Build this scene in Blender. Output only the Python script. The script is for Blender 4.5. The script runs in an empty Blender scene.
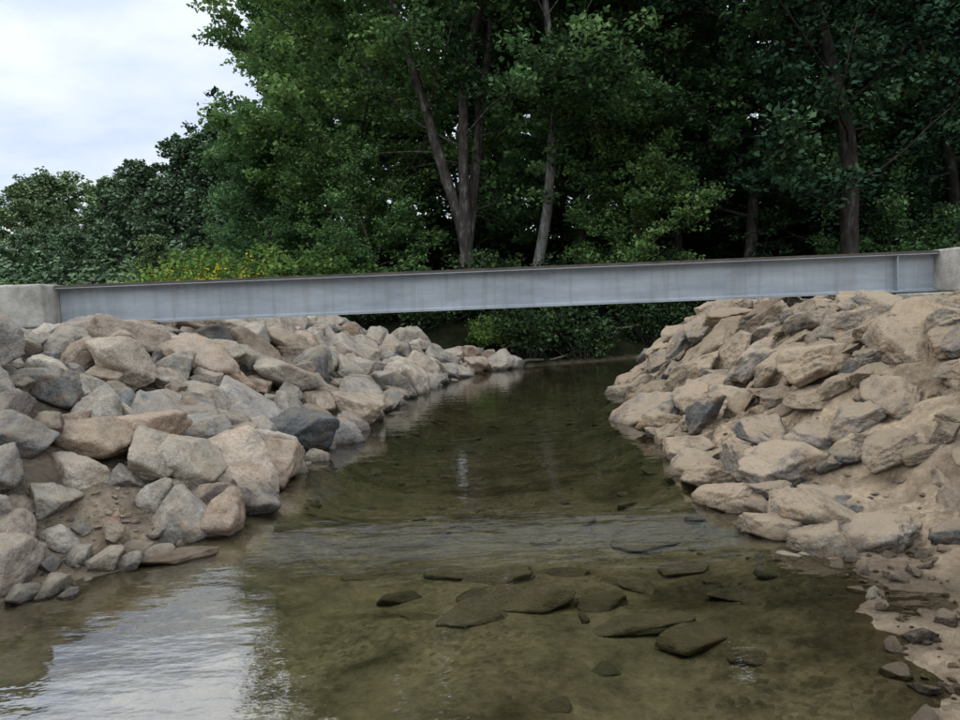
import bpy, math, random
import numpy as np
from mathutils import Vector, Matrix, Euler, noise as mn
random.seed(7); rng=np.random.default_rng(7)
scene=bpy.context.scene
COL=scene.collection
# ---------------------------------------------------------------- helpers
def link(o,parent=None):
    COL.objects.link(o)
    if parent: o.parent=parent
    return o
def empty(name):
    e=bpy.data.objects.new(name,None); COL.objects.link(e); e.empty_display_size=.1; return e
def mesh_np(name,V,F,mats=None,midx=None,smooth=False,attrs=None):
    V=np.asarray(V,dtype=np.float32); F=np.asarray(F,dtype=np.int32)
    me=bpy.data.meshes.new(name); k=F.shape[1]
    me.vertices.add(len(V)); me.vertices.foreach_set('co',V.ravel())
    me.loops.add(F.size); me.loops.foreach_set('vertex_index',F.ravel())
    me.polygons.add(len(F)); me.polygons.foreach_set('loop_start',np.arange(0,F.size,k,dtype=np.int32))
    try: me.polygons.foreach_set('loop_total',np.full(len(F),k,dtype=np.int32))
    except Exception: pass
    if mats:
        for m in mats: me.materials.append(m)
    if midx is not None: me.polygons.foreach_set('material_index',np.asarray(midx,dtype=np.int32))
    if smooth is True: me.polygons.foreach_set('use_smooth',np.ones(len(F),dtype=bool))
    elif smooth is not False: me.polygons.foreach_set('use_smooth',np.asarray(smooth,dtype=bool))
    if attrs:
        for n,(t,a) in attrs.items():
            at=me.attributes.new(n,t,'POINT')
            at.data.foreach_set('color' if t=='FLOAT_COLOR' else 'value',np.asarray(a,dtype=np.float32).ravel())
    me.update(); me.validate(); return me
_lat=rng.random((256,256))
def vnoise(x,y,s=1.0,ox=0.0):
    x=np.asarray(x,dtype=float)*s+1000+ox; y=np.asarray(y,dtype=float)*s+1000+ox*1.7
    xi=np.floor(x).astype(int); yi=np.floor(y).astype(int); fx=x-xi; fy=y-yi
    fx=fx*fx*(3-2*fx); fy=fy*fy*(3-2*fy)
    a=_lat[xi%256,yi%256]; b=_lat[(xi+1)%256,yi%256]; c=_lat[xi%256,(yi+1)%256]; d=_lat[(xi+1)%256,(yi+1)%256]
    return (a*(1-fx)+b*fx)*(1-fy)+(c*(1-fx)+d*fx)*fy-.5
def fbm(x,y,s=1.0,o=4,ox=0.0):
    r=0;a=1
    for i in range(o): r=r+a*vnoise(x,y,s*2**i,ox+i*13.3); a*=.5
    return r
def ss(x,a,b):
    t=np.clip((np.asarray(x,dtype=float)-a)/(b-a),0,1); return t*t*(3-2*t)
# ---------------------------------------------------------------- node helpers
def newmat(name):
    m=bpy.data.materials.new(name); m.use_nodes=True; nt=m.node_tree; nt.nodes.clear(); return m,nt
def N(nt,t,**k):
    n=nt.nodes.new(t)
    for a,b in k.items():
        if a=='inp':
            for i,v in b.items(): n.inputs[i].default_value=v
        else: setattr(n,a,b)
    return n
def L(nt,a,b): nt.links.new(a,b)
def ramp(nt,stops,interp='LINEAR'):
    r=nt.nodes.new('ShaderNodeValToRGB'); r.color_ramp.interpolation=interp
    el=r.color_ramp.elements
    while len(el)<len(stops): el.new(.5)
    for e,(p,c) in zip(el,stops):
        e.position=p; e.color=(c[0],c[1],c[2],1) if not isinstance(c,(int,float)) else (c,c,c,1)
    return r
def mixc(nt,fac,a,b,mode='MIX'):
    m=nt.nodes.new('ShaderNodeMix'); m.data_type='RGBA'; m.blend_type=mode
    for s,v in ((0,fac),(6,a),(7,b)):
        if hasattr(v,'is_linked') or hasattr(v,'links'): nt.links.new(v,m.inputs[s])
        else: m.inputs[s].default_value=v if s==0 else (v[0],v[1],v[2],1)
    return m.outputs[2]
def mth(nt,op,a,b=0.0,clamp=False):
    m=nt.nodes.new('ShaderNodeMath'); m.operation=op; m.use_clamp=clamp
    for i,v in ((0,a),(1,b)):
        if isinstance(v,(int,float)): m.inputs[i].default_value=v
        else: nt.links.new(v,m.inputs[i])
    return m.outputs[0]
# ---------------------------------------------------------------- materials
def rock_material(name,stops,dust,dustcol,bump=.9,wet=.5,rust=.6):
    m,nt=newmat(name)
    out=N(nt,'ShaderNodeOutputMaterial'); bs=N(nt,'ShaderNodeBsdfDiffuse'); L(nt,bs.outputs[0],out.inputs[0])
    oi=N(nt,'ShaderNodeObjectInfo'); tc=N(nt,'ShaderNodeTexCoord'); geo=N(nt,'ShaderNodeNewGeometry')
    rp=ramp(nt,stops); L(nt,oi.outputs['Random'],rp.inputs[0])
    comb=N(nt,'ShaderNodeVectorMath',operation='ADD'); L(nt,tc.outputs['Object'],comb.inputs[0]); L(nt,oi.outputs['Location'],comb.inputs[1])
    n1=N(nt,'ShaderNodeTexNoise',inp={'Scale':2.2,'Detail':4,'Roughness':.7}); L(nt,comb.outputs[0],n1.inputs['Vector'])
    n2=N(nt,'ShaderNodeTexNoise',inp={'Scale':20.0,'Detail':3,'Roughness':.8}); L(nt,comb.outputs[0],n2.inputs['Vector'])
    r1=ramp(nt,[(.3,.5),(.5,.95),(.7,1.35)]); L(nt,n1.outputs[0],r1.inputs[0])
    r2=ramp(nt,[(.3,.6),(.5,1.0),(.7,1.3)]); L(nt,n2.outputs[0],r2.inputs[0])
    c=mixc(nt,1.0,rp.outputs[0],r1.outputs[0],'MULTIPLY'); c=mixc(nt,.9,c,r2.outputs[0],'MULTIPLY')
    sc=N(nt,'ShaderNodeSeparateColor'); L(nt,n1.outputs['Color'],sc.inputs[0])
    r3=ramp(nt,[(.5,0.0),(.66,rust)]); L(nt,sc.outputs[1],r3.inputs[0])
    c=mixc(nt,r3.outputs[0],c,(.29,.185,.10))
    sx=N(nt,'ShaderNodeSeparateXYZ'); L(nt,geo.outputs['Normal'],sx.inputs[0])
    n4=N(nt,'ShaderNodeTexNoise',inp={'Scale':3.5,'Detail':4,'Roughness':.65}); L(nt,geo.outputs['Position'],n4.inputs['Vector'])
    dd=mth(nt,'ADD',sx.outputs[2],mth(nt,'MULTIPLY',mth(nt,'SUBTRACT',n4.outputs[0],.5),4.0))
    r4=ramp(nt,[(.3,0.0),(.9,dust)]); L(nt,dd,r4.inputs[0])
    c=mixc(nt,r4.outputs[0],c,dustcol)
    c=mixc(nt,1.0,c,oi.outputs['Color'],'MULTIPLY')
    sp=N(nt,'ShaderNodeSeparateXYZ'); L(nt,geo.outputs['Position'],sp.inputs[0])
    wz=mth(nt,'ADD',sp.outputs[2],mth(nt,'MULTIPLY',mth(nt,'SUBTRACT',n4.outputs[0],.5),.15))
    r5=ramp(nt,[(0.0,wet),(.04,wet+.08),(.09,1.0)]); L(nt,wz,r5.inputs[0])
    if wet<1: c=mixc(nt,1.0,c,r5.outputs[0],'MULTIPLY')
    L(nt,c,bs.inputs[0])
    nb=N(nt,'ShaderNodeTexNoise',inp={'Scale':9.0,'Detail':5,'Roughness':.7}); L(nt,comb.outputs[0],nb.inputs['Vector'])
    bp=N(nt,'ShaderNodeBump',inp={'Strength':bump,'Distance':.05}); L(nt,nb.outputs[0],bp.inputs['Height']); L(nt,bp.outputs[0],bs.inputs['Normal'])
    return m
M_rockL=rock_material('rock_fieldstone',[(0,(.255,.225,.175)),(.12,(.38,.335,.265)),(.24,(.17,.167,.16)),(.35,(.46,.415,.34)),(.46,(.29,.215,.15)),(.56,(.12,.123,.125)),(.66,(.36,.325,.265)),(.76,(.235,.23,.215)),(.86,(.33,.25,.18)),(1,(.28,.275,.255))],.45,(.35,.30,.22),rust=.45)
M_rockR=rock_material('rock_sandy',[(0,(.33,.265,.19)),(.2,(.39,.32,.23)),(.35,(.20,.187,.16)),(.5,(.36,.275,.18)),(.62,(.14,.14,.135)),(.75,(.34,.27,.19)),(.88,(.25,.24,.215)),(1,(.32,.25,.175))],.8,(.40,.315,.215),1.1,rust=.6)
M_rockW=rock_material('rock_submerged',[(0,(.23,.205,.15)),(.4,(.34,.30,.22)),(.7,(.18,.165,.13)),(1,(.40,.35,.25))],.45,(.34,.30,.21),wet=1,rust=.5)

def ground_material():
    m,nt=newmat('ground_soil')
    out=N(nt,'ShaderNodeOutputMaterial'); bs=N(nt,'ShaderNodeBsdfDiffuse'); L(nt,bs.outputs[0],out.inputs[0])
    at=N(nt,'ShaderNodeAttribute',attribute_name='gcol'); geo=N(nt,'ShaderNodeNewGeometry')
    n1=N(nt,'ShaderNodeTexNoise',inp={'Scale':4.0,'Detail':8,'Roughness':.76}); L(nt,geo.outputs['Position'],n1.inputs['Vector'])
    r1=ramp(nt,[(.3,.42),(.5,1.0),(.7,1.45)]); L(nt,n1.outputs[0],r1.inputs[0])
    c=mixc(nt,1.0,at.outputs['Color'],r1.outputs[0],'MULTIPLY')
    vo=N(nt,'ShaderNodeTexVoronoi',inp={'Scale':34.0}); L(nt,geo.outputs['Position'],vo.inputs['Vector'])
    hs=N(nt,'ShaderNodeRGBToBW'); L(nt,vo.outputs['Color'],hs.inputs[0])
    r2=ramp(nt,[(.1,.55),(.5,1.0),(.9,1.3)]); L(nt,hs.outputs[0],r2.inputs[0])
    n5=N(nt,'ShaderNodeTexNoise',inp={'Scale':1.1,'Detail':3}); L(nt,geo.outputs['Position'],n5.inputs['Vector'])
    r5=ramp(nt,[(.42,0.2),(.6,.85)]); L(nt,n5.outputs[0],r5.inputs[0])
    c=mixc(nt,r5.outputs[0],c,mixc(nt,1.0,c,r2.outputs[0],'MULTIPLY'))
    L(nt,c,bs.inputs[0])
    n2=N(nt,'ShaderNodeTexNoise',inp={'Scale':12.0,'Detail':6,'Roughness':.78}); L(nt,geo.outputs['Position'],n2.inputs['Vector'])
    bp=N(nt,'ShaderNodeBump',inp={'Strength':1.0,'Distance':.08}); L(nt,n2.outputs[0],bp.inputs['Height']); L(nt,bp.outputs[0],bs.inputs['Normal'])
    return m
M_ground=ground_material()

def water_material():
    m,nt=newmat('clear_water')
    out=N(nt,'ShaderNodeOutputMaterial')
    tr=N(nt,'ShaderNodeBsdfTransparent'); tr.inputs[0].default_value=(.88,.86,.73,1)
    gl=N(nt,'ShaderNodeBsdfGlossy',inp={'Roughness':.01}); gl.inputs[0].default_value=(1,1,1,1)
    fr=N(nt,'ShaderNodeFresnel',inp={'IOR':1.66}); mx=N(nt,'ShaderNodeMixShader')
    geo=N(nt,'ShaderNodeNewGeometry')
    mp=N(nt,'ShaderNodeMapping'); mp.inputs['Scale'].default_value=(1.0,2.0,1.0); L(nt,geo.outputs['Position'],mp.inputs[0])
    n1=N(nt,'ShaderNodeTexNoise',inp={'Scale':2.6,'Detail':4,'Roughness':.52}); L(nt,mp.outputs[0],n1.inputs['Vector'])
    bp=N(nt,'ShaderNodeBump',inp={'Strength':.17,'Distance':.03}); L(nt,n1.outputs[0],bp.inputs['Height'])
    L(nt,bp.outputs[0],gl.inputs['Normal']); L(nt,bp.outputs[0],fr.inputs['Normal'])
    L(nt,fr.outputs[0],mx.inputs[0]); L(nt,tr.outputs[0],mx.inputs[1]); L(nt,gl.outputs[0],mx.inputs[2]); L(nt,mx.outputs[0],out.inputs[0])
    return m
M_water=water_material()

def leaf_material(name,dark,mid,light,tl=.25):
    m,nt=newmat(name)
    out=N(nt,'ShaderNodeOutputMaterial'); at=N(nt,'ShaderNodeAttribute',attribute_name='tint')
    rp=ramp(nt,[(0,dark),(.5,mid),(1,light)]); L(nt,at.outputs['Fac'],rp.inputs[0])
    oi=N(nt,'ShaderNodeObjectInfo'); r2=ramp(nt,[(0,(.78,.82,.82)),(.5,(1,1,1)),(1,(1.3,1.2,.95))]); L(nt,oi.outputs['Random'],r2.inputs[0])
    c=mixc(nt,1.0,rp.outputs[0],r2.outputs[0],'MULTIPLY')
    d=N(nt,'ShaderNodeBsdfDiffuse'); L(nt,c,d.inputs[0])
    if tl:
        t=N(nt,'ShaderNodeBsdfTranslucent'); mx=N(nt,'ShaderNodeMixShader',inp={0:tl})
        L(nt,c,t.inputs[0]); L(nt,d.outputs[0],mx.inputs[1]); L(nt,t.outputs[0],mx.inputs[2]); L(nt,mx.outputs[0],out.inputs[0])
    else: L(nt,d.outputs[0],out.inputs[0])
    return m
M_leaf=leaf_material('maple_leaves',(.042,.086,.038),(.095,.18,.074),(.175,.285,.11))
M_leafhaze=leaf_material('hazed_distant_leaves',(.09,.135,.08),(.13,.19,.11),(.175,.245,.135),0)  # haze of distance painted in: paler, greyer leaf colour
M_wood_leaf=leaf_material('woodland_leaves',(.024,.048,.024),(.052,.10,.045),(.095,.16,.064),0)
M_needle=leaf_material('hemlock_needles',(.022,.048,.029),(.046,.092,.048),(.08,.138,.062),0)
M_shrub=leaf_material('shrub_leaves',(.055,.10,.03),(.10,.175,.045),(.17,.25,.065))
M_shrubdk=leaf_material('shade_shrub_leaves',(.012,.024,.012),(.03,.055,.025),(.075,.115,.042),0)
M_gold=leaf_material('goldenrod_flowers',(.35,.28,.02),(.5,.4,.03),(.6,.5,.06),0)
def bark_material(name='bark',a=(.03,.026,.022),b=(.065,.058,.05),c=(.17,.165,.15)):
    m,nt=newmat(name)
    out=N(nt,'ShaderNodeOutputMaterial'); bs=N(nt,'ShaderNodeBsdfDiffuse'); L(nt,bs.outputs[0],out.inputs[0])
    tc=N(nt,'ShaderNodeTexCoord'); mp=N(nt,'ShaderNodeMapping'); mp.inputs['Scale'].default_value=(5,5,1.6); L(nt,tc.outputs['Object'],mp.inputs[0])
    n=N(nt,'ShaderNodeTexNoise',inp={'Scale':1.3,'Detail':6,'Roughness':.72}); L(nt,mp.outputs[0],n.inputs['Vector'])
    r=ramp(nt,[(.35,a),(.53,b),(.66,c)]); L(nt,n.outputs[0],r.inputs[0]); L(nt,r.outputs[0],bs.inputs[0])
    return m
M_bark=bark_material()
M_barkd=bark_material('dark_bark',(.02,.018,.015),(.045,.04,.034),(.09,.085,.075))
M_barkp=bark_material('pale_bark',(.08,.075,.068),(.19,.185,.17),(.36,.355,.33))
def steel_material():
    m,nt=newmat('painted_steel')
    out=N(nt,'ShaderNodeOutputMaterial'); bs=N(nt,'ShaderNodeBsdfPrincipled',inp={'Roughness':.55,'Metallic':.1}); L(nt,bs.outputs[0],out.inputs[0])
    geo=N(nt,'ShaderNodeNewGeometry'); mp=N(nt,'ShaderNodeMapping'); mp.inputs['Scale'].default_value=(.5,1,2.2); L(nt,geo.outputs['Position'],mp.inputs[0])
    n=N(nt,'ShaderNodeTexNoise',inp={'Scale':2.0,'Detail':7,'Roughness':.65}); L(nt,mp.outputs[0],n.inputs['Vector'])
    r=ramp(nt,[(.3,(.18,.202,.22)),(.5,(.245,.272,.29)),(.72,(.32,.345,.36))]); L(nt,n.outputs[0],r.inputs[0])
    mp2=N(nt,'ShaderNodeMapping'); mp2.inputs['Scale'].default_value=(9,1,.6); L(nt,geo.outputs['Position'],mp2.inputs[0])
    n2=N(nt,'ShaderNodeTexNoise',inp={'Scale':1.5,'Detail':4}); L(nt,mp2.outputs[0],n2.inputs['Vector'])
    r2=ramp(nt,[(.5,0.0),(.8,.6)]); L(nt,n2.outputs[0],r2.inputs[0])
    c=mixc(nt,r2.outputs[0],r.outputs[0],(.16,.15,.13)); L(nt,c,bs.inputs[0])
    return m
M_steel=steel_material()
def simple_noise_mat(name,c1,c2,scale,rough=.9,bump=.4):
    m,nt=newmat(name)
    out=N(nt,'ShaderNodeOutputMaterial'); bs=N(nt,'ShaderNodeBsdfPrincipled',inp={'Roughness':rough,'Specular IOR Level':.25}); L(nt,bs.outputs[0],out.inputs[0])
    geo=N(nt,'ShaderNodeNewGeometry'); n=N(nt,'ShaderNodeTexNoise',inp={'Scale':scale,'Detail':8,'Roughness':.7}); L(nt,geo.outputs['Position'],n.inputs['Vector'])
    r=ramp(nt,[(.3,c1),(.7,c2)]); L(nt,n.outputs[0],r.inputs[0]); L(nt,r.outputs[0],bs.inputs[0])
    n2=N(nt,'ShaderNodeTexNoise',inp={'Scale':scale*8,'Detail':4}); L(nt,geo.outputs['Position'],n2.inputs['Vector'])
    bp=N(nt,'ShaderNodeBump',inp={'Strength':bump,'Distance':.02}); L(nt,n2.outputs[0],bp.inputs['Height']); L(nt,bp.outputs[0],bs.inputs['Normal'])
    return m
M_conc=simple_noise_mat('weathered_concrete',(.17,.158,.13),(.40,.385,.34),4.0)
M_rust=simple_noise_mat('rusty_edge',(.05,.042,.035),(.11,.09,.07),5.0)
M_wood=simple_noise_mat('driftwood_bark',(.06,.05,.035),(.18,.15,.11),6.0)
# ---------------------------------------------------------------- terrain
SLy=[-30,2,3.0,3.73,4.32,5.18,6.3,8.7,12.4,16,17.6,18.4,19.3,21,25,40]
SLx=[-3.6,-3.3,-3.0,-2.60,-2.25,-1.98,-1.93,-1.86,-1.45,-.75,-.1,1.3,3.2,6.5,13,30]
SRy=[-30,2.66,3.53,4.37,5.41,7.83,11.8,14.5,16,17.6,19,22,40]
SRx=[1.9,1.60,1.95,1.95,1.84,2.08,2.5,3.05,4.0,6.6,9.5,14.5,34]
TOP=1.27
def shoreL(y): return np.interp(y,SLy,SLx)
def shoreR(y): return np.interp(y,SRy,SRx)
def H(x,y):
    x=np.asarray(x,dtype=float); y=np.asarray(y,dtype=float)
    wob=fbm(x,y,.9,4,5.)*.32
    sl=shoreL(y); sr=shoreR(y)
    gl=(shoreL(y+.5)-shoreL(y-.5)); gr=(shoreR(y+.5)-shoreR(y-.5))
    dl=(sl-x+wob)/np.sqrt(1+gl**2); dr=(x-sr+wob)/np.sqrt(1+gr**2)
    kl=np.interp(y,[0,10,19,22],[.52,.52,.42,.6]); kr=np.interp(y,[0,5,9,12,18,22],[.46,.50,.66,.85,.85,.5])
    shelf=np.interp(y,[-30,1,3.6,5.2,7],[.4,.5,.5,.3,0])
    dr2=np.where(dr>0,np.maximum(dr-shelf,0)+np.minimum(dr,shelf)*.10,dr)
    shl=np.interp(y,[-30,1,4.6,5.6],[.4,.45,.35,0.])
    dl2=np.where(dl>0,np.maximum(dl-shl,0)+np.minimum(dl,shl)*.10,dl)
    zl=np.minimum(dl2*kl,TOP)
    zr=np.minimum(dr2*kr,TOP)
    ins=np.minimum(-dl,-dr)
    dep=np.interp(y,[0,4.2,6.5,12],[.11,.13,.27,.4])
    bed=-dep*ss(ins,0,1.1)-.02*np.clip(ins,0,1)+fbm(x,y,1.3,4,31.)*.08*ss(ins,0,.6)
    z=np.where(dl>0,zl,np.where(dr>0,zr,bed))
    z=z+fbm(x,y,1.2,4,50.)*.12*ss(z,0.02,.5)+fbm(x,y,.05,2,9.)*1.2*ss(np.hypot(x,y-10),30,90)
    z=z+np.where((x>0)&(np.abs(x)<9),fbm(x,y,4.0,4,80.)*.13*ss(z,0.0,.15),0)
    z=z+fbm(x,y,3.2,4,140.)*.045*(1-ss(ins,.15,.6))*(1-ss(np.abs(x),7,9))
    return z
def axis(segs):
    a=[]
    for s,e,st in segs: a+=list(np.arange(s,e,st))
    return np.array(a+[segs[-1][1]])
xs=axis([(-400,-100,30),(-100,-30,7),(-30,-9,1.0),(-9,-6,.25),(-6,-3,.06),(-3,-1.4,.04),(-1.4,1.4,.06),(1.4,6.0,.035),(6.0,10,.25),(10,30,1.0),(30,100,7),(100,400,30)])
ys=axis([(-200,-40,20),(-40,-6,2),(-6,1.5,.25),(1.5,9,.04),(9,14,.07),(14,24,.12),(24,40,.6),(40,100,5),(100,600,40)])
X,Y=np.meshgrid(xs,ys); Z=H(X,Y)
nx,ny=len(xs),len(ys)
V=np.stack([X,Y,Z],-1).reshape(-1,3)
ii=(np.arange(ny-1)[:,None]*nx+np.arange(nx-1)[None,:]).ravel()
F=np.stack([ii,ii+1,ii+nx+1,ii+nx],1)
def c3(c): return np.array(c)[None,None,:]
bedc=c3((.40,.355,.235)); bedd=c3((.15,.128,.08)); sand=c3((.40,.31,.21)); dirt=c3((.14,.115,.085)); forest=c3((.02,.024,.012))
nz=fbm(X,Y,.8,4,70.)[...,None]; nf=fbm(X*.7,Y*1.6,2.6,4,120.)[...,None]
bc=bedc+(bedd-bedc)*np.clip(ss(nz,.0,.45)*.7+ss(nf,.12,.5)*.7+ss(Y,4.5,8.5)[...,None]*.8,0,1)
bank=np.where((X>0)[...,None],sand*(1-.35*ss(nz,.05,.4)),dirt+(sand-dirt)*np.clip(ss(nz,.0,.4)*.4+(1-ss(Z,.05,.25))[...,None]*.5,0,1))
wet=ss(Z+fbm(X,Y,3.,3,160.)*.03,-.01,.075)[...,None]
bank=bank*(.5+.5*wet)
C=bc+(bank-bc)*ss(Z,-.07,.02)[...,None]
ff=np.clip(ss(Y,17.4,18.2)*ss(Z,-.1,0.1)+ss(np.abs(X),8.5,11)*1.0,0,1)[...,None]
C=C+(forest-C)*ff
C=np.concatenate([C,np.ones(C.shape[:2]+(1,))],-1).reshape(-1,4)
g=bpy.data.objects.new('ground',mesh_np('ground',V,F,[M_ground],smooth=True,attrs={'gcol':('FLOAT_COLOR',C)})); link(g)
wy=np.arange(-30,40.01,.5); WV=[];WF=[]
for y in wy:
    a=float(shoreL(y))-.9; b=float(shoreR(y))+.9
    for t in np.linspace(0,1,6): WV.append((a+(b-a)*t,y,0.0))
for i in range(len(wy)-1):
    for j in range(5):
        k=i*6+j; WF.append((k,k+1,k+7,k+6))
w=bpy.data.objects.new('stream_water',mesh_np('stream_water',WV,WF,[M_water],smooth=True)); link(w)
# ---------------------------------------------------------------- rocks
import bmesh
def rock_mesh(name,seed,mat,sub=5,p=13,nplanes=10,flat=.72,rough=1.0):
    r=random.Random(seed)
    bm=bmesh.new(); bmesh.ops.create_icosphere(bm,subdivisions=sub,radius=1.0)
    P=[]
    for i in range(nplanes):
        v=Vector((r.gauss(0,1),r.gauss(0,1),r.gauss(0,1))).normalized(); P.append((v,r.uniform(.42,.92)))
    for v in (Vector((0,0,1)),Vector((0,0,-1)),Vector((1,0,0)),Vector((-1,0,0)),Vector((0,1,0)),Vector((0,-1,0))):
        v=(v+Vector((r.gauss(0,.25),r.gauss(0,.25),r.gauss(0,.25)))).normalized(); P.append((v,r.uniform(.72,1.05)))
    off=Vector((r.uniform(-50,50),r.uniform(-50,50),r.uniform(-50,50)))
    sx,sy,sz=1.08,r.uniform(.6,.95),r.uniform(flat-.18,flat+.12)
    me=bpy.data.meshes.new(name); bm.to_mesh(me); bm.free()
    n=len(me.vertices); D=np.empty(n*3); me.vertices.foreach_get('co',D); D=D.reshape(-1,3); D/=np.linalg.norm(D,axis=1)[:,None]
    PN=np.array([list(v) for v,_ in P]); PD=np.array([d for _,d in P])
    Q=np.clip(D@PN.T,0,None)/PD[None,:]; mxq=Q.max(1); s=((Q/mxq[:,None])**p).sum(1)
    rad=np.minimum(1/(mxq*s**(1/p)),1.3); pos=D*rad[:,None]; out=np.empty_like(pos)
    for i in range(n):
        q=Vector(pos[i]); d=(mn.noise(q*1.7+off)*.08+mn.noise(q*4.5+off)*.05*rough+abs(mn.noise(q*8+off))*.045*rough+mn.noise(q*19+off)*.014*rough+mn.noise(q*40+off)*.006)
        out[i]=pos[i]+D[i]*d
    out*=np.array([sx,sy,sz]); me.vertices.foreach_set('co',out.ravel()); me.update()
    me.materials.append(mat); me.polygons.foreach_set('use_smooth',[True]*len(me.polygons)); return me
RL=[rock_mesh('fieldstone',100+i,M_rockL,p=[20,50,90,160][i%4],nplanes=[8,10,7,9][i%4],rough=.9) for i in range(22)]
RR=[rock_mesh('sandy_stone',200+i,M_rockR,p=[30,60,100,160][i%4],nplanes=[8,10,7,9][i%4],flat=.58,rough=1.5) for i in range(20)]
RW=[rock_mesh('stream_stone',300+i,M_rockW,sub=4,p=40,nplanes=7,flat=.42) for i in range(8)]
def put_rock(me,x,y,z,r,parent,tilt=.35,slope=(0,0),name='stone',rz=None,sc=(1,1,1)):
    o=bpy.data.objects.new(name,me); link(o,parent)
    n=Vector((-slope[0],-slope[1],1)).normalized()
    n=(n+Vector((random.gauss(0,tilt*.6),random.gauss(0,tilt*.6),0))).normalized()
    q=Vector((0,0,1)).rotation_difference(n).to_matrix().to_4x4()
    a=random.uniform(0,6.28) if rz is None else rz
    o.matrix_world=Matrix.Translation((x,y,z))@q@Matrix.Rotation(a,4,'Z')@Matrix.Diagonal((r*sc[0],r*sc[1],r*sc[2],1))
    return o
eL=empty('riprap_bank'); eR=empty('riprap_bank'); eW=empty('stream_bed_stones')
class Grid:
    def __init__(s): s.c={}; s.k=.5
    def add(s,x,y,r): s.c.setdefault((int(x//s.k),int(y//s.k)),[]).append((x,y,r))
    def ok(s,x,y,r,f):
        i,j=int(x//s.k),int(y//s.k)
        for a in range(i-2,i+3):
            for b in range(j-2,j+3):
                for (px,py,pr) in s.c.get((a,b),()):
                    if (px-x)**2+(py-y)**2<(f*(pr+r))**2: return False
        return True
GL=Grid(); GR=Grid()
W=(1,1,1)
heroL=[(-2.2,6.15,.14,.43,0,(1.15,1.08,1.05)),(-2.0,7.8,.25,.40,5,(.5,.54,.58)),(-3.34,6.5,.62,.31,2,(.9,.96,.97)),(-3.46,5.8,.62,.33,3,W),(-2.12,5.4,.12,.25,7,W),(-2.6,5.0,.08,.22,1,(1.05,.85,.75)),(-2.95,5.2,.36,.27,4,W),(-3.86,6.5,.95,.33,6,W),(-2.75,6.9,.5,.34,9,W),(-3.9,5.2,.75,.3,8,W)]
for x,y,z,r,k,cc_ in heroL:
    o=put_rock(RL[k],x,y,z,r*1.15,eL,.2,(0,0)); o.color=(*cc_,1); GL.add(x,y,r)
heroR=[(2.5,5.0,.0,.32,0),(2.6,4.45,.0,.26,1),(2.45,6.8,.05,.31,2),(2.85,6.0,.28,.31,3),(2.95,4.6,.22,.2,4),(3.1,5.2,.36,.31,5),(3.5,5.9,.62,.34,6)]
for x,y,z,r,k in heroR:
    put_rock(RR[k],x,y,z,r*1.15,eR,.2,(-.3,0)); GR.add(x,y,r)
def scatter(side,passes):
    G=GL if side<0 else GR; R=RL if side<0 else RR; E=eL if side<0 else eR
    pts=[]
    for (r0,r1,n,f,s0,s1) in passes:
        ys_=rng.uniform(-4,18.3 if side<0 else 17.0,n)
        for y in ys_:
            if y>12 and r1<.1: continue
            sh=float(shoreL(y) if side<0 else shoreR(y))
            wid=4.2 if side<0 else (3.9 if y<9 else 3.4)
            d=random.uniform(-.12,wid); x=sh+side*d
            if (side<0 and x<-6.6) or (side>0 and x>7): continue
            r=random.uniform(r0,r1)
            if side<0 and y<4.9 and d<.45 and r>.1: continue
            if side<0 and y<5.4 and r>.24: continue
            if side<0 and y<3.9: continue
            if side>0 and y<4.2 and d<.75 and r>.06: continue
            if side>0 and y<4.4 and d<.8 and r<.07 and random.random()<.6: continue
            if abs(y-10)<.5 and ((-7<x<-5.4) or (5.9<x<7.)): continue
            if not G.ok(x,y,r,f): continue
            G.add(x,y,r); pts.append((x,y,r,random.uniform(s0,s1)))
    A=np.array(pts); Zs=H(A[:,0],A[:,1]); e=.3
    gx=(H(A[:,0]+e,A[:,1])-H(A[:,0]-e,A[:,1]))/(2*e); gy=(H(A[:,0],A[:,1]+e)-H(A[:,0],A[:,1]-e))/(2*e)
    for (x,y,r,s),z,a,b in zip(pts,Zs,gx,gy):
        zz=min(float(z)+r*s,1.47-r*.6)
        put_rock(random.choice(R),x,y,zz,r*random.uniform(1.2,1.4),E,.5 if side<0 else .45,(a,b))
    print('rocks',side,len(pts))
scatter(-1,[(.26,.38,500,.80,.25,.6),(.16,.26,4500,.68,.2,.65),(.09,.16,9000,.70,.1,.55),(.05,.09,7000,.8,.1,.4)])
scatter(1,[(.24,.34,700,.74,.1,.45),(.14,.24,5000,.66,.05,.5),(.08,.14,9000,.68,.05,.45),(.035,.08,9000,.8,-.05,.25)])
for side in (-1,1):
    for i in range(700 if side<0 else 700):
        y=random.uniform(1.5,11) if side>0 else random.uniform(3.5,11); sh=float(shoreL(y) if side<0 else shoreR(y)); x=sh+side*abs(random.gauss(.1,.4))
        r=random.uniform(.008,.03); z=float(H(x,y))+r*.2
        if side>0 and y<4.5: r*=.7
        o=put_rock(random.choice(RL if side<0 else RR),x,y,z,r,eL if side<0 else eR); o.color=(1.4,1.33,1.25,1)
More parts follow.
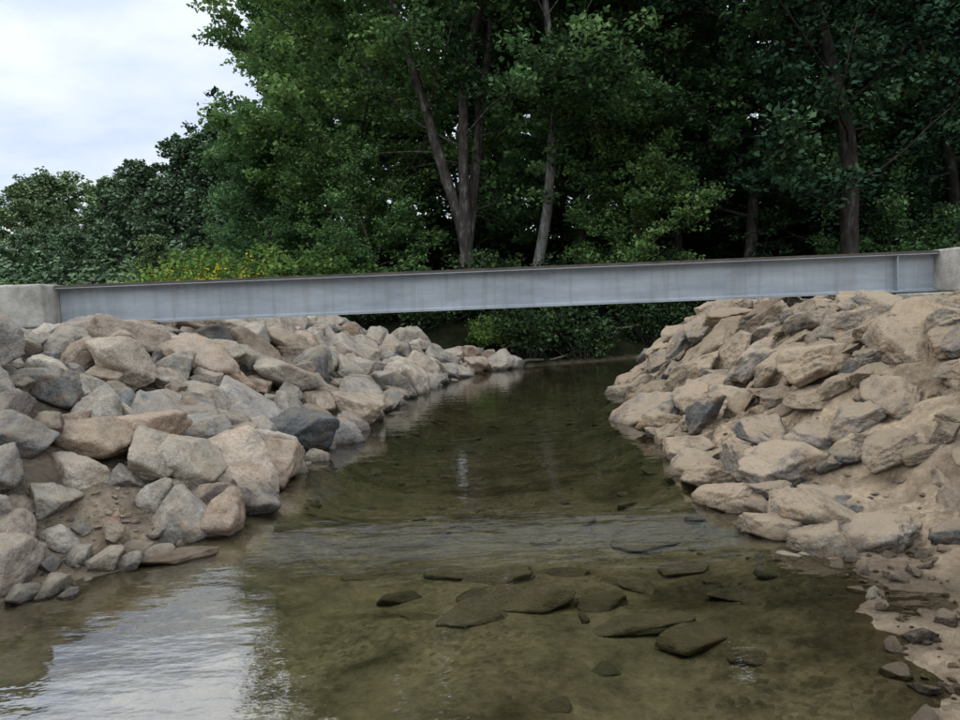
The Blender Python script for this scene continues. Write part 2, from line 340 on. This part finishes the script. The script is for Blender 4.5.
for (x,y,r,k,hh) in [(1.28,5.03,.34,0,.3),(.07,4.34,.19,1,.35),(.22,3.95,.22,2,.6),(-.10,3.75,.17,3,.5),(.74,3.65,.2,4,.35),(1.0,3.4,.16,5,.45),(1.15,3.15,.09,6,.4),(-.53,4.07,.10,7,.5),(.25,2.87,.07,0,.4),(-.22,4.42,.14,5,.4),(.45,4.4,.12,6,.4),(1.35,3.8,.11,2,.4),(.5,3.15,.06,3,.5),(.62,3.9,.13,1,.4),(-.4,3.8,.09,6,.4),(.0,4.05,.12,2,.5),(.85,4.1,.1,3,.4),(-.8,4.5,.1,4,.4),(1.2,4.3,.12,5,.35)]:
    put_rock(RW[k],x,y,float(H(x,y))+r*hh*.10,r*1.25,eW,.08,rz=random.uniform(-.5,.5),sc=(1,.85,hh*1.3))
put_rock(RL[11],-2.0,4.5,.0,.24,eW,.05,rz=.3,sc=(1,.6,.3))
pts=[]
for i in range(1500):
    y=random.uniform(2,16); a=float(shoreL(y)); b=float(shoreR(y)); x=random.uniform(a,b)
    q=fbm(x,y,.7,3,90.)
    if q<.15 and not (y>5.2 and q>-.05): continue
    r=random.choice([random.uniform(.012,.03),random.uniform(.012,.035),random.uniform(.03,.11)])
    pts.append((x,y,r))
A=np.array(pts); Zs=H(A[:,0],A[:,1])
for (x,y,r),z in zip(pts,Zs): put_rock(random.choice(RW),x,y,float(z)-r*.1,r,eW,.15)
# ---------------------------------------------------------------- bridge beam
def box(V,F,x0,x1,y0,y1,z0,z1):
    b=len(V); V+= [(x0,y0,z0),(x1,y0,z0),(x1,y1,z0),(x0,y1,z0),(x0,y0,z1),(x1,y0,z1),(x1,y1,z1),(x0,y1,z1)]
    F+= [tuple(b+i for i in f) for f in [(0,3,2,1),(4,5,6,7),(0,1,5,4),(1,2,6,5),(2,3,7,6),(3,0,4,7)]]
eB=empty('steel_bridge_beam')
def obj(name,V,F,mat,parent=None,bev=0,smooth=False,seg=2):
    me=bpy.data.meshes.new(name); me.from_pydata(V,[],F); me.materials.append(mat); me.update()
    o=bpy.data.objects.new(name,me); link(o,parent)
    if bev:
        b=o.modifiers.new('b','BEVEL'); b.width=bev; b.segments=seg
    return o
x0,x1,yb,zb,zt=-5.72,6.27,10.0,1.50,2.03
prof=[(-.12,zb),(.12,zb),(.12,zb+.026),(.025,zb+.03),(.009,zb+.05),(.009,zt-.05),(.025,zt-.03),(.12,zt-.026),(.12,zt),(-.12,zt),(-.12,zt-.026),(-.025,zt-.03),(-.009,zt-.05),(-.009,zb+.05),(-.025,zb+.03),(-.12,zb+.026)]
n=len(prof); V=[];F=[]
for x in (x0,x1):
    for (a,b) in prof: V.append((x,yb+a,b))
for i in range(n): F.append((i,(i+1)%n,n+(i+1)%n,n+i))
F.append(tuple(range(n))[::-1]); F.append(tuple(range(n,2*n)))
obj('i_section',V,F,M_steel,eB)
V=[];F=[]; box(V,F,x0,x1,yb-.123,yb+.123,zt-.012,zt+.02); obj('rusty_flange_cap',V,F,M_rust,eB)
V=[];F=[]
for xx in (5.72,):
    box(V,F,xx,xx+.014,yb-.10,yb-.012,zb+.031,zt-.031)
obj('stiffener_plates',V,F,M_steel,eB)
def concrete_block(xa,xb):
    e=empty('concrete_block'); V=[];F=[]; box(V,F,xa,xb,yb-.42,yb+.42,1.485,2.065); obj('block_body',V,F,M_conc,e,.035,seg=3)
    V=[];F=[]; s=-1 if xa<0 else 1
    a,b=(xa-.1,xb+.6) if s<0 else (xa-.6,xb+.1)
    box(V,F,a,b,yb-.4,yb+.4,.8,1.483); obj('footing',V,F,M_conc,e,.02)
    V=[];F=[]; box(V,F,(xa+xb)/2-.3,(xa+xb)/2+.3,yb-.05,yb+.05,2.065,2.09); obj('lifting_key',V,F,M_conc,e,.01)
concrete_block(-7.6,-5.735); concrete_block(6.285,8.1)
# ---------------------------------------------------------------- trees
def tube(pts,rad,sides,VV,FF):
    pts=np.array(pts); n=len(pts); T=np.gradient(pts,axis=0); T/=np.linalg.norm(T,axis=1)[:,None]+1e-9
    ref=np.array([1,0,0.]) if abs(T[0][0])<.8 else np.array([0,1,0.])
    base=sum(len(v) for v in VV); ang=np.linspace(0,2*np.pi,sides,endpoint=False)
    A=np.cross(T,ref); A/=np.linalg.norm(A,axis=1)[:,None]+1e-9; B=np.cross(T,A)
    P=pts[:,None,:]+(A[:,None,:]*np.cos(ang)[None,:,None]+B[:,None,:]*np.sin(ang)[None,:,None])*np.array(rad)[:,None,None]
    VV.append(P.reshape(-1,3))
    for i in range(n-1):
        for j in range(sides):
            a=base+i*sides+j; b=base+i*sides+(j+1)%sides; FF.append((a,b,b+sides,a+sides))
def leaves(centers,rads,per,size,R,flat=.55,aspect=.62,up=.6):
    nC=len(centers); c=np.repeat(centers,per,axis=0); rr=np.repeat(rads,per)
    n=len(c); d=R.normal(0,1,(n,3)); d/=np.linalg.norm(d,axis=1)[:,None]; d*=(R.random(n)**.45)[:,None]*rr[:,None]; d[:,2]*=flat
    p=c+d
    nn=R.normal(0,1,(n,3)); nn[:,2]=np.abs(nn[:,2])+up; nn/=np.linalg.norm(nn,axis=1)[:,None]
    a=np.cross(nn,R.normal(0,1,(n,3))); a/=np.linalg.norm(a,axis=1)[:,None]+1e-9; b=np.cross(nn,a)
    s=size*R.uniform(.6,1.25,n)[:,None]
    V=np.stack([p+a*s,p+b*s*aspect+a*s*.15,p-a*s,p-b*s*aspect+a*s*.15],1).reshape(-1,3)
    F=np.arange(n*4).reshape(-1,4)
    t=np.repeat(R.uniform(.1,.8,nC),per)+R.normal(0,.13,n)+d[:,2]/(rr*flat)*.12
    return V,F,np.repeat(np.clip(t,0,1),4)
def make_tree(name,seed,Ht,R0,base,tr,leafm,kind='maple',leaders=1,fork=3.0,limbs=26,per=150,lsize=.11,sub=2,lr=.26,spread=.2,bark=None,lean=(0,0)):
    R=np.random.default_rng(seed); VV=[];FF=[];cent=[];cr=[]
    def limb(p,d,length,r,depth):
        k=6; pts=[p.copy()]; dd=d/np.linalg.norm(d)
        for i in range(k):
            dd=dd+R.normal(0,.16,3)+np.array([0,0,(.05 if kind=='maple' else -.05)]); dd/=np.linalg.norm(dd)
            pts.append(pts[-1]+dd*length/k)
        tube(pts,np.linspace(r,max(r*.2,.006),k+1),4 if depth else 6,VV,FF)
        for i in range(1,k+1):
            if depth==0:
                if i>1:
                    for q in range(sub):
                        sd=dd*.5+R.normal(0,.6,3)*np.array([1,1,.45])+np.array([0,0,.1 if kind=='maple' else -.05])
                        limb(pts[i],sd,length*R.uniform(.25,.42),r*.35,1)
            elif i in (2,4,6):
                cent.append(pts[i]+R.normal(0,.12,3)); cr.append(R.uniform(.3,.7)*(1.0 if kind=='maple' else .85))
    trunks=[]
    if leaders>1:
        pts=[np.array([0,0,-.4])]
        for i in range(6): pts.append(np.array([R.normal(0,.05),R.normal(0,.05),(i+1)*(fork)/6]))
        tube(pts,[tr*1.5,tr*1.15,tr*1.05,tr,tr,tr,tr*.95],10,VV,FF)
        for l in range(leaders):
            az=l*6.28/leaders+R.uniform(0,1.); trunks.append((pts[-1],np.array([math.cos(az)*spread,math.sin(az)*spread,1.]),tr*.72))
    else: trunks.append((np.array([0,0,-.4]),np.array([R.normal(0,.04)+lean[0],R.normal(0,.04)+lean[1],1.]),tr))
    for (p,d,r) in trunks:
        k=12; step=(Ht*.93-p[2])/k; pts=[p.copy()]; dd=d.copy()
        for i in range(k):
            dd=dd*1.0+np.array([R.normal(0,.06),R.normal(0,.06),0]); dd[2]=1; pts.append(pts[-1]+dd*step)
        rad=[r*(1.35 if (i==0 and leaders==1) else 1)*(1-.86*(i/k)**1.1) for i in range(k+1)]
        tube(pts,rad,9,VV,FF); pa=np.array(pts)
        nl=limbs//len(trunks)
        for q in range(nl):
            u=(q+R.random())/nl; h=base+(Ht*.93-base)*u**.9
            if h<p[2]+.3: h=p[2]+.5
            ctr=np.array([np.interp(h,pa[:,2],pa[:,0]),np.interp(h,pa[:,2],pa[:,1]),h])
            az=q*2.4+R.uniform(-.5,.5)
            if kind=='maple':
                prof=math.sin(math.pi*min(1,.22+.78*u))**.6*.9+.1; el=.2+.7*u+R.uniform(-.25,.2)
            else: prof=(1-u)**.75*.95+.1; el=R.uniform(-.12,.2)
            ln=R0*prof*R.uniform(.75,1.15)
            limb(ctr,np.array([math.cos(az)*math.cos(el),math.sin(az)*math.cos(el),math.sin(el)]),ln,max(.015,r*lr*(1-.6*u)),0)
    nb=sum(len(v) for v in VV); VB=np.concatenate(VV)
    cent=np.array(cent); cr=np.array(cr)
    LV,LF,LT=leaves(cent,cr,per,lsize,R,flat=.6 if kind=='maple' else .3,aspect=.62 if kind=='maple' else .4,up=.5 if kind=='maple' else 1.)
    V=np.concatenate([VB,LV]); F=np.concatenate([np.array(FF),LF+nb])
    mi=np.concatenate([np.zeros(len(FF)),np.ones(len(LF))]); t=np.concatenate([np.zeros(nb),LT])
    return mesh_np(name,V,F,[bark or M_bark,leafm],mi,smooth=(mi==0),attrs={'tint':('FLOAT',t)})
T_hero=make_tree('maple_a',1,18,6.0,2.6,.27,M_leaf,leaders=3,fork=2.0,limbs=36,per=62,lsize=.095,spread=.14,lr=.2)
T_b=make_tree('maple_b',2,17,5.0,2.2,.24,M_leaf,limbs=32,per=62,lsize=.095)
T_c=make_tree('maple_c',3,16,4.4,3.0,.22,M_leaf,leaders=2,fork=4.5,limbs=30,per=62,lsize=.095)
T_p=make_tree('pale_maple',8,16,4.2,4.2,.21,M_wood_leaf,limbs=26,per=50,lsize=.1,bark=M_barkp,lr=.15)
T_r=make_tree('big_maple',9,18,5.2,4.0,.31,M_needle,limbs=32,per=60,lsize=.1,lean=(.05,0),lr=.16,bark=M_barkd)
T_h=make_tree('hemlock_a',4,18,4.6,1.6,.24,M_needle,kind='hem',limbs=46,per=40,lsize=.10,bark=M_barkd)
T_s=make_tree('young_maple',6,9,3.0,.6,.09,M_leaf,limbs=24,per=45,lsize=.09)
B_a=make_tree('wood_tree_a',21,17,5.0,1.5,.22,M_wood_leaf,limbs=24,per=24,lsize=.20,sub=1,bark=M_barkd)
B_b=make_tree('wood_tree_b',22,16,4.6,1.2,.22,M_needle,kind='hem',limbs=34,per=18,lsize=.2,sub=1,bark=M_barkd)
D_a=make_tree('far_tree_a',23,12,3.8,.6,.16,M_leafhaze,limbs=32,per=34,lsize=.15,sub=1)
D_b=make_tree('far_tree_b',24,12,3.2,.5,.16,M_leafhaze,limbs=34,per=34,lsize=.15,sub=1)
def place(me,name,x,y,s=1.0,rz=None,parent=None,sz=None):
    o=bpy.data.objects.new(name,me); link(o,parent)
    o.location=(x,y,float(H(x,y))-.02); o.rotation_euler=(random.uniform(-.03,.03),random.uniform(-.03,.03),random.uniform(0,6.28) if rz is None else rz)
    o.scale=(s,s,sz or s); return o
place(T_hero,'maple_tree',-.35,23.5,1.0,.6)
place(T_b,'maple_tree',-4.9,26,1.0,1.0)
place(T_p,'pale_trunk_tree',1.75,25,1.0,2.0)
place(T_c,'maple_tree',3.9,27,.95,2.0)
place(T_r,'maple_tree',11.0,21.3,1.0,1.0)
place(T_h,'hemlock_tree',7.2,26,1.0)
place(T_h,'hemlock_tree',16.0,24,1.02,1.0)
place(T_h,'hemlock_tree',12.6,27.5,1.0,4.0)
place(T_c,'maple_tree',6.2,30,1.05,.3)
place(T_b,'maple_tree',9.2,25,1.0,.3)
place(T_hero,'maple_tree',17,31,1.0,2.5)
place(T_c,'maple_tree',-6.2,32,.95,4.0)
place(T_s,'young_maple_tree',-6.6,25,.7)
place(T_s,'young_maple_tree',5.2,22.8,.75)
place(T_s,'young_maple_tree',-2.9,23.2,.62,1.)
place(T_s,'young_maple_tree',13.4,22.0,.7,1.)
fe=empty('forest_backdrop')
for row,(yy,xa,xb,st) in enumerate([(34,-5,28,4.6),(41,-8,36,4.4),(50,-9,46,4.6)]):
    x=xa
    while x<xb:
        place(random.choice([B_a,B_b]),'tree',x+random.uniform(-1,1),yy+random.uniform(-2,2),random.uniform(.95,1.15),None,fe); x+=st
for i in range(8): place(random.choice([B_a,B_b]),'tree',random.uniform(20,34),random.uniform(14,30),1.0,None,fe)
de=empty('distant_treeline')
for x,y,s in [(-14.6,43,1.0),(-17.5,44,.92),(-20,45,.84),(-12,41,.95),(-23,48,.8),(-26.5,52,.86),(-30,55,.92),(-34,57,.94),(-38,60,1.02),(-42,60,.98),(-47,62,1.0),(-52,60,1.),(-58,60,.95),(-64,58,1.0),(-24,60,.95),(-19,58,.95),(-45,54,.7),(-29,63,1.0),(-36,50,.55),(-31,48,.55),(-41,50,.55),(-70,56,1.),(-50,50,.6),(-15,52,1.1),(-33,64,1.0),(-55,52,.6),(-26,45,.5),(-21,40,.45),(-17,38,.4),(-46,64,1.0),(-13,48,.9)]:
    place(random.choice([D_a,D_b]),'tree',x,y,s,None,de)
def make_shrub(name,seed,r,h,n,mat,per=60,ls=.07,extra=None):
    R=np.random.default_rng(seed); VV=[];FF=[]; cent=[]
    for i in range(n):
        az=R.uniform(0,6.28); rr=r*R.random()**.5; top=np.array([math.cos(az)*rr,math.sin(az)*rr,h*R.uniform(.45,1)*(1-.35*(rr/r)**2)])
        b=top*np.array([.25,.25,0])+np.array([0,0,-.1]); m=(b+top)/2+R.normal(0,.08,3)
        tube([b,m,top],[.018,.012,.005],4,VV,FF)
        for u in (.45,.75,1.0): cent.append(b+(top-b)*u+R.normal(0,.08,3))
    cent=np.array(cent); nb=sum(len(v) for v in VV); VB=np.concatenate(VV)
    LV,LF,LT=leaves(cent,np.full(len(cent),r*.26),per,ls,R,.8)
    mats=[M_bark,mat]; V=[VB,LV]; F=[np.array(FF),LF+nb]; mi=[np.zeros(len(FF)),np.ones(len(LF))]; t=[np.zeros(nb),LT]
    if extra:
        tips=cent[2::3]+np.array([0,0,.12]); tips=tips[::2]; GV,GF,GT=leaves(tips,np.full(len(tips),.13),22,.026,R,1.2)
        V.append(GV);F.append(GF+nb+len(LV));mi.append(np.full(len(GF),2));t.append(GT);mats.append(extra)
    return mesh_np(name,np.concatenate(V),np.concatenate(F),mats,np.concatenate(mi),attrs={'tint':('FLOAT',np.concatenate(t))})
S1=make_shrub('shrub_a',11,1.4,2.0,40,M_shrub,per=36); S2=make_shrub('shrub_b',12,1.1,1.3,30,M_shrub,ls=.06,per=40)
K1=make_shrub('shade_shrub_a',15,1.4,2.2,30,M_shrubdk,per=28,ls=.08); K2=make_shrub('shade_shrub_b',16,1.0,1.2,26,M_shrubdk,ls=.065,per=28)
S3=make_shrub('shrub_c',14,3.2,3.6,40,M_leafhaze,ls=.16,per=30)
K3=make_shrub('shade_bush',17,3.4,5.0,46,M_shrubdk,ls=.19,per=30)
SG=make_shrub('goldenrod',13,.8,1.25,46,M_shrub,per=30,ls=.045,extra=M_gold)
ue=empty('streamside_shrubs')
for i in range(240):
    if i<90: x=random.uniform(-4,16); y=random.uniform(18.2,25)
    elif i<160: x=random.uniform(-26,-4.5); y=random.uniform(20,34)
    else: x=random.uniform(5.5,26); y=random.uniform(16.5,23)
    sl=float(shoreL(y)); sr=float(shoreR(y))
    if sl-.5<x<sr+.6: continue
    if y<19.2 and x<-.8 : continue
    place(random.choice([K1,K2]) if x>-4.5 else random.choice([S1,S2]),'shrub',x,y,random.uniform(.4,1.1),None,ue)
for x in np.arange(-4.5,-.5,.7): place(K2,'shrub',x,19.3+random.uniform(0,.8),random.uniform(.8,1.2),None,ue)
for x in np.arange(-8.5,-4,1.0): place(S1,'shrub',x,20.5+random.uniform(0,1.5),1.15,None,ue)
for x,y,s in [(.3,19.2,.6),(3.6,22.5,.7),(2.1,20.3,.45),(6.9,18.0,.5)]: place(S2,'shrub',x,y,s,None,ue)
he=empty('woodland_understory')
x=-60
while x<46:
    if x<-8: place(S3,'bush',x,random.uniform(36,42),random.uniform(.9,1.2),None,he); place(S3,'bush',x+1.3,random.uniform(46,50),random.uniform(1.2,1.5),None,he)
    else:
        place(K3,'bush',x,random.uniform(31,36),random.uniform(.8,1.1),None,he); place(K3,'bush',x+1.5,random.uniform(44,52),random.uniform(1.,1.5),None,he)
    x+=3.0
ge=empty('goldenrod_patch')
for (x,y) in [(-6.0,17),(-6.9,17.5),(-7.6,18),(-5.4,18.6),(-6.4,18.2)]:
    place(SG,'goldenrod',x,y,random.uniform(1.05,1.35),None,ge)
def log(name,p0,p1,r):
    VV=[];FF=[]; a=np.array(p0);b=np.array(p1); pts=[a+(b-a)*t+rng.normal(0,.05,3) for t in np.linspace(0,1,8)]
    tube(pts,np.linspace(r,r*.5,8),8,VV,FF)
    o=bpy.data.objects.new(name,mesh_np(name,np.concatenate(VV),FF,[M_wood],smooth=True)); link(o)
log('fallen_log',(1.0,18.4,.06),(3.0,19.6,.25),.04); log('fallen_log',(4.1,16.4,.3),(5.3,18.3,.6),.045)
log('fallen_branch',(.2,18.5,.25),(1.9,19.1,.95),.03); log('fallen_branch',(2.4,19.4,.3),(4.6,20.4,.9),.03)
# ---------------------------------------------------------------- world, sun, camera
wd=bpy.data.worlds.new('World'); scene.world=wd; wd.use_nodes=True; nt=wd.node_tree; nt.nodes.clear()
out=N(nt,'ShaderNodeOutputWorld'); sky=N(nt,'ShaderNodeTexSky'); sky.sky_type='NISHITA'; sky.sun_disc=False
SE,SR_=math.radians(52),math.radians(-60); sky.sun_elevation=SE; sky.sun_rotation=SR_
b1=N(nt,'ShaderNodeBackground',inp={'Strength':.05}); L(nt,sky.outputs[0],b1.inputs[0])
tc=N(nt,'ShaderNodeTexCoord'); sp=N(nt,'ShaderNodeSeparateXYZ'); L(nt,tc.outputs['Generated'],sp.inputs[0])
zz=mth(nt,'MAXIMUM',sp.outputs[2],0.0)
grad=ramp(nt,[(0,.27/1.7),(.2,.30/1.7),(.37,.37/1.7),(.43,1.3/1.7),(.6,1.6/1.7),(.78,1.05/1.7),(1,.85/1.7)]); L(nt,zz,grad.inputs[0])  # bright band added above the view to strengthen the sky's reflection in water
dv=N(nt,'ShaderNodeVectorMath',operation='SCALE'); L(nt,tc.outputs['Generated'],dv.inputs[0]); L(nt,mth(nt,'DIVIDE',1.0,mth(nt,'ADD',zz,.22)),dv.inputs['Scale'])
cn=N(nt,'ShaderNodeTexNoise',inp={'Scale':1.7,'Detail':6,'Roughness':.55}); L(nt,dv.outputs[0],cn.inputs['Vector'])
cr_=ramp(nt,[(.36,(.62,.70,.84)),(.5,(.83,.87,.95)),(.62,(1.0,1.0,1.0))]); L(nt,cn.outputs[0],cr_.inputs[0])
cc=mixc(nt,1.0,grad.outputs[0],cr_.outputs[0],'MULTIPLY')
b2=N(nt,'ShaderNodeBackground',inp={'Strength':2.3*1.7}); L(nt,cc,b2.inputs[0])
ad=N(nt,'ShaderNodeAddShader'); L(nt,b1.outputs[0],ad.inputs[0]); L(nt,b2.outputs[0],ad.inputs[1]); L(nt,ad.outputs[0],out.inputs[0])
sun=bpy.data.lights.new('sun','SUN'); sun.energy=.6; sun.angle=math.radians(25); sun.color=(1,.98,.95)
so=bpy.data.objects.new('sun',sun); link(so)
az=SR_; dirv=Vector((math.sin(az)*math.cos(SE),math.cos(az)*math.cos(SE),math.sin(SE)))
so.rotation_euler=dirv.to_track_quat('Z','Y').to_euler()
cam=bpy.data.cameras.new('camera'); co=bpy.data.objects.new('camera',cam); link(co)
cam.sensor_width=36; cam.lens=725/960*36; cam.clip_end=2000; cam.clip_start=.05
co.matrix_world=Matrix.Translation((0,0,1.5))@Matrix.Rotation(math.radians(86),4,'X')@Matrix.Rotation(-.04,4,'Z')
scene.camera=co
scene.view_settings.view_transform='Standard'; scene.view_settings.look='None'; scene.view_settings.exposure=0
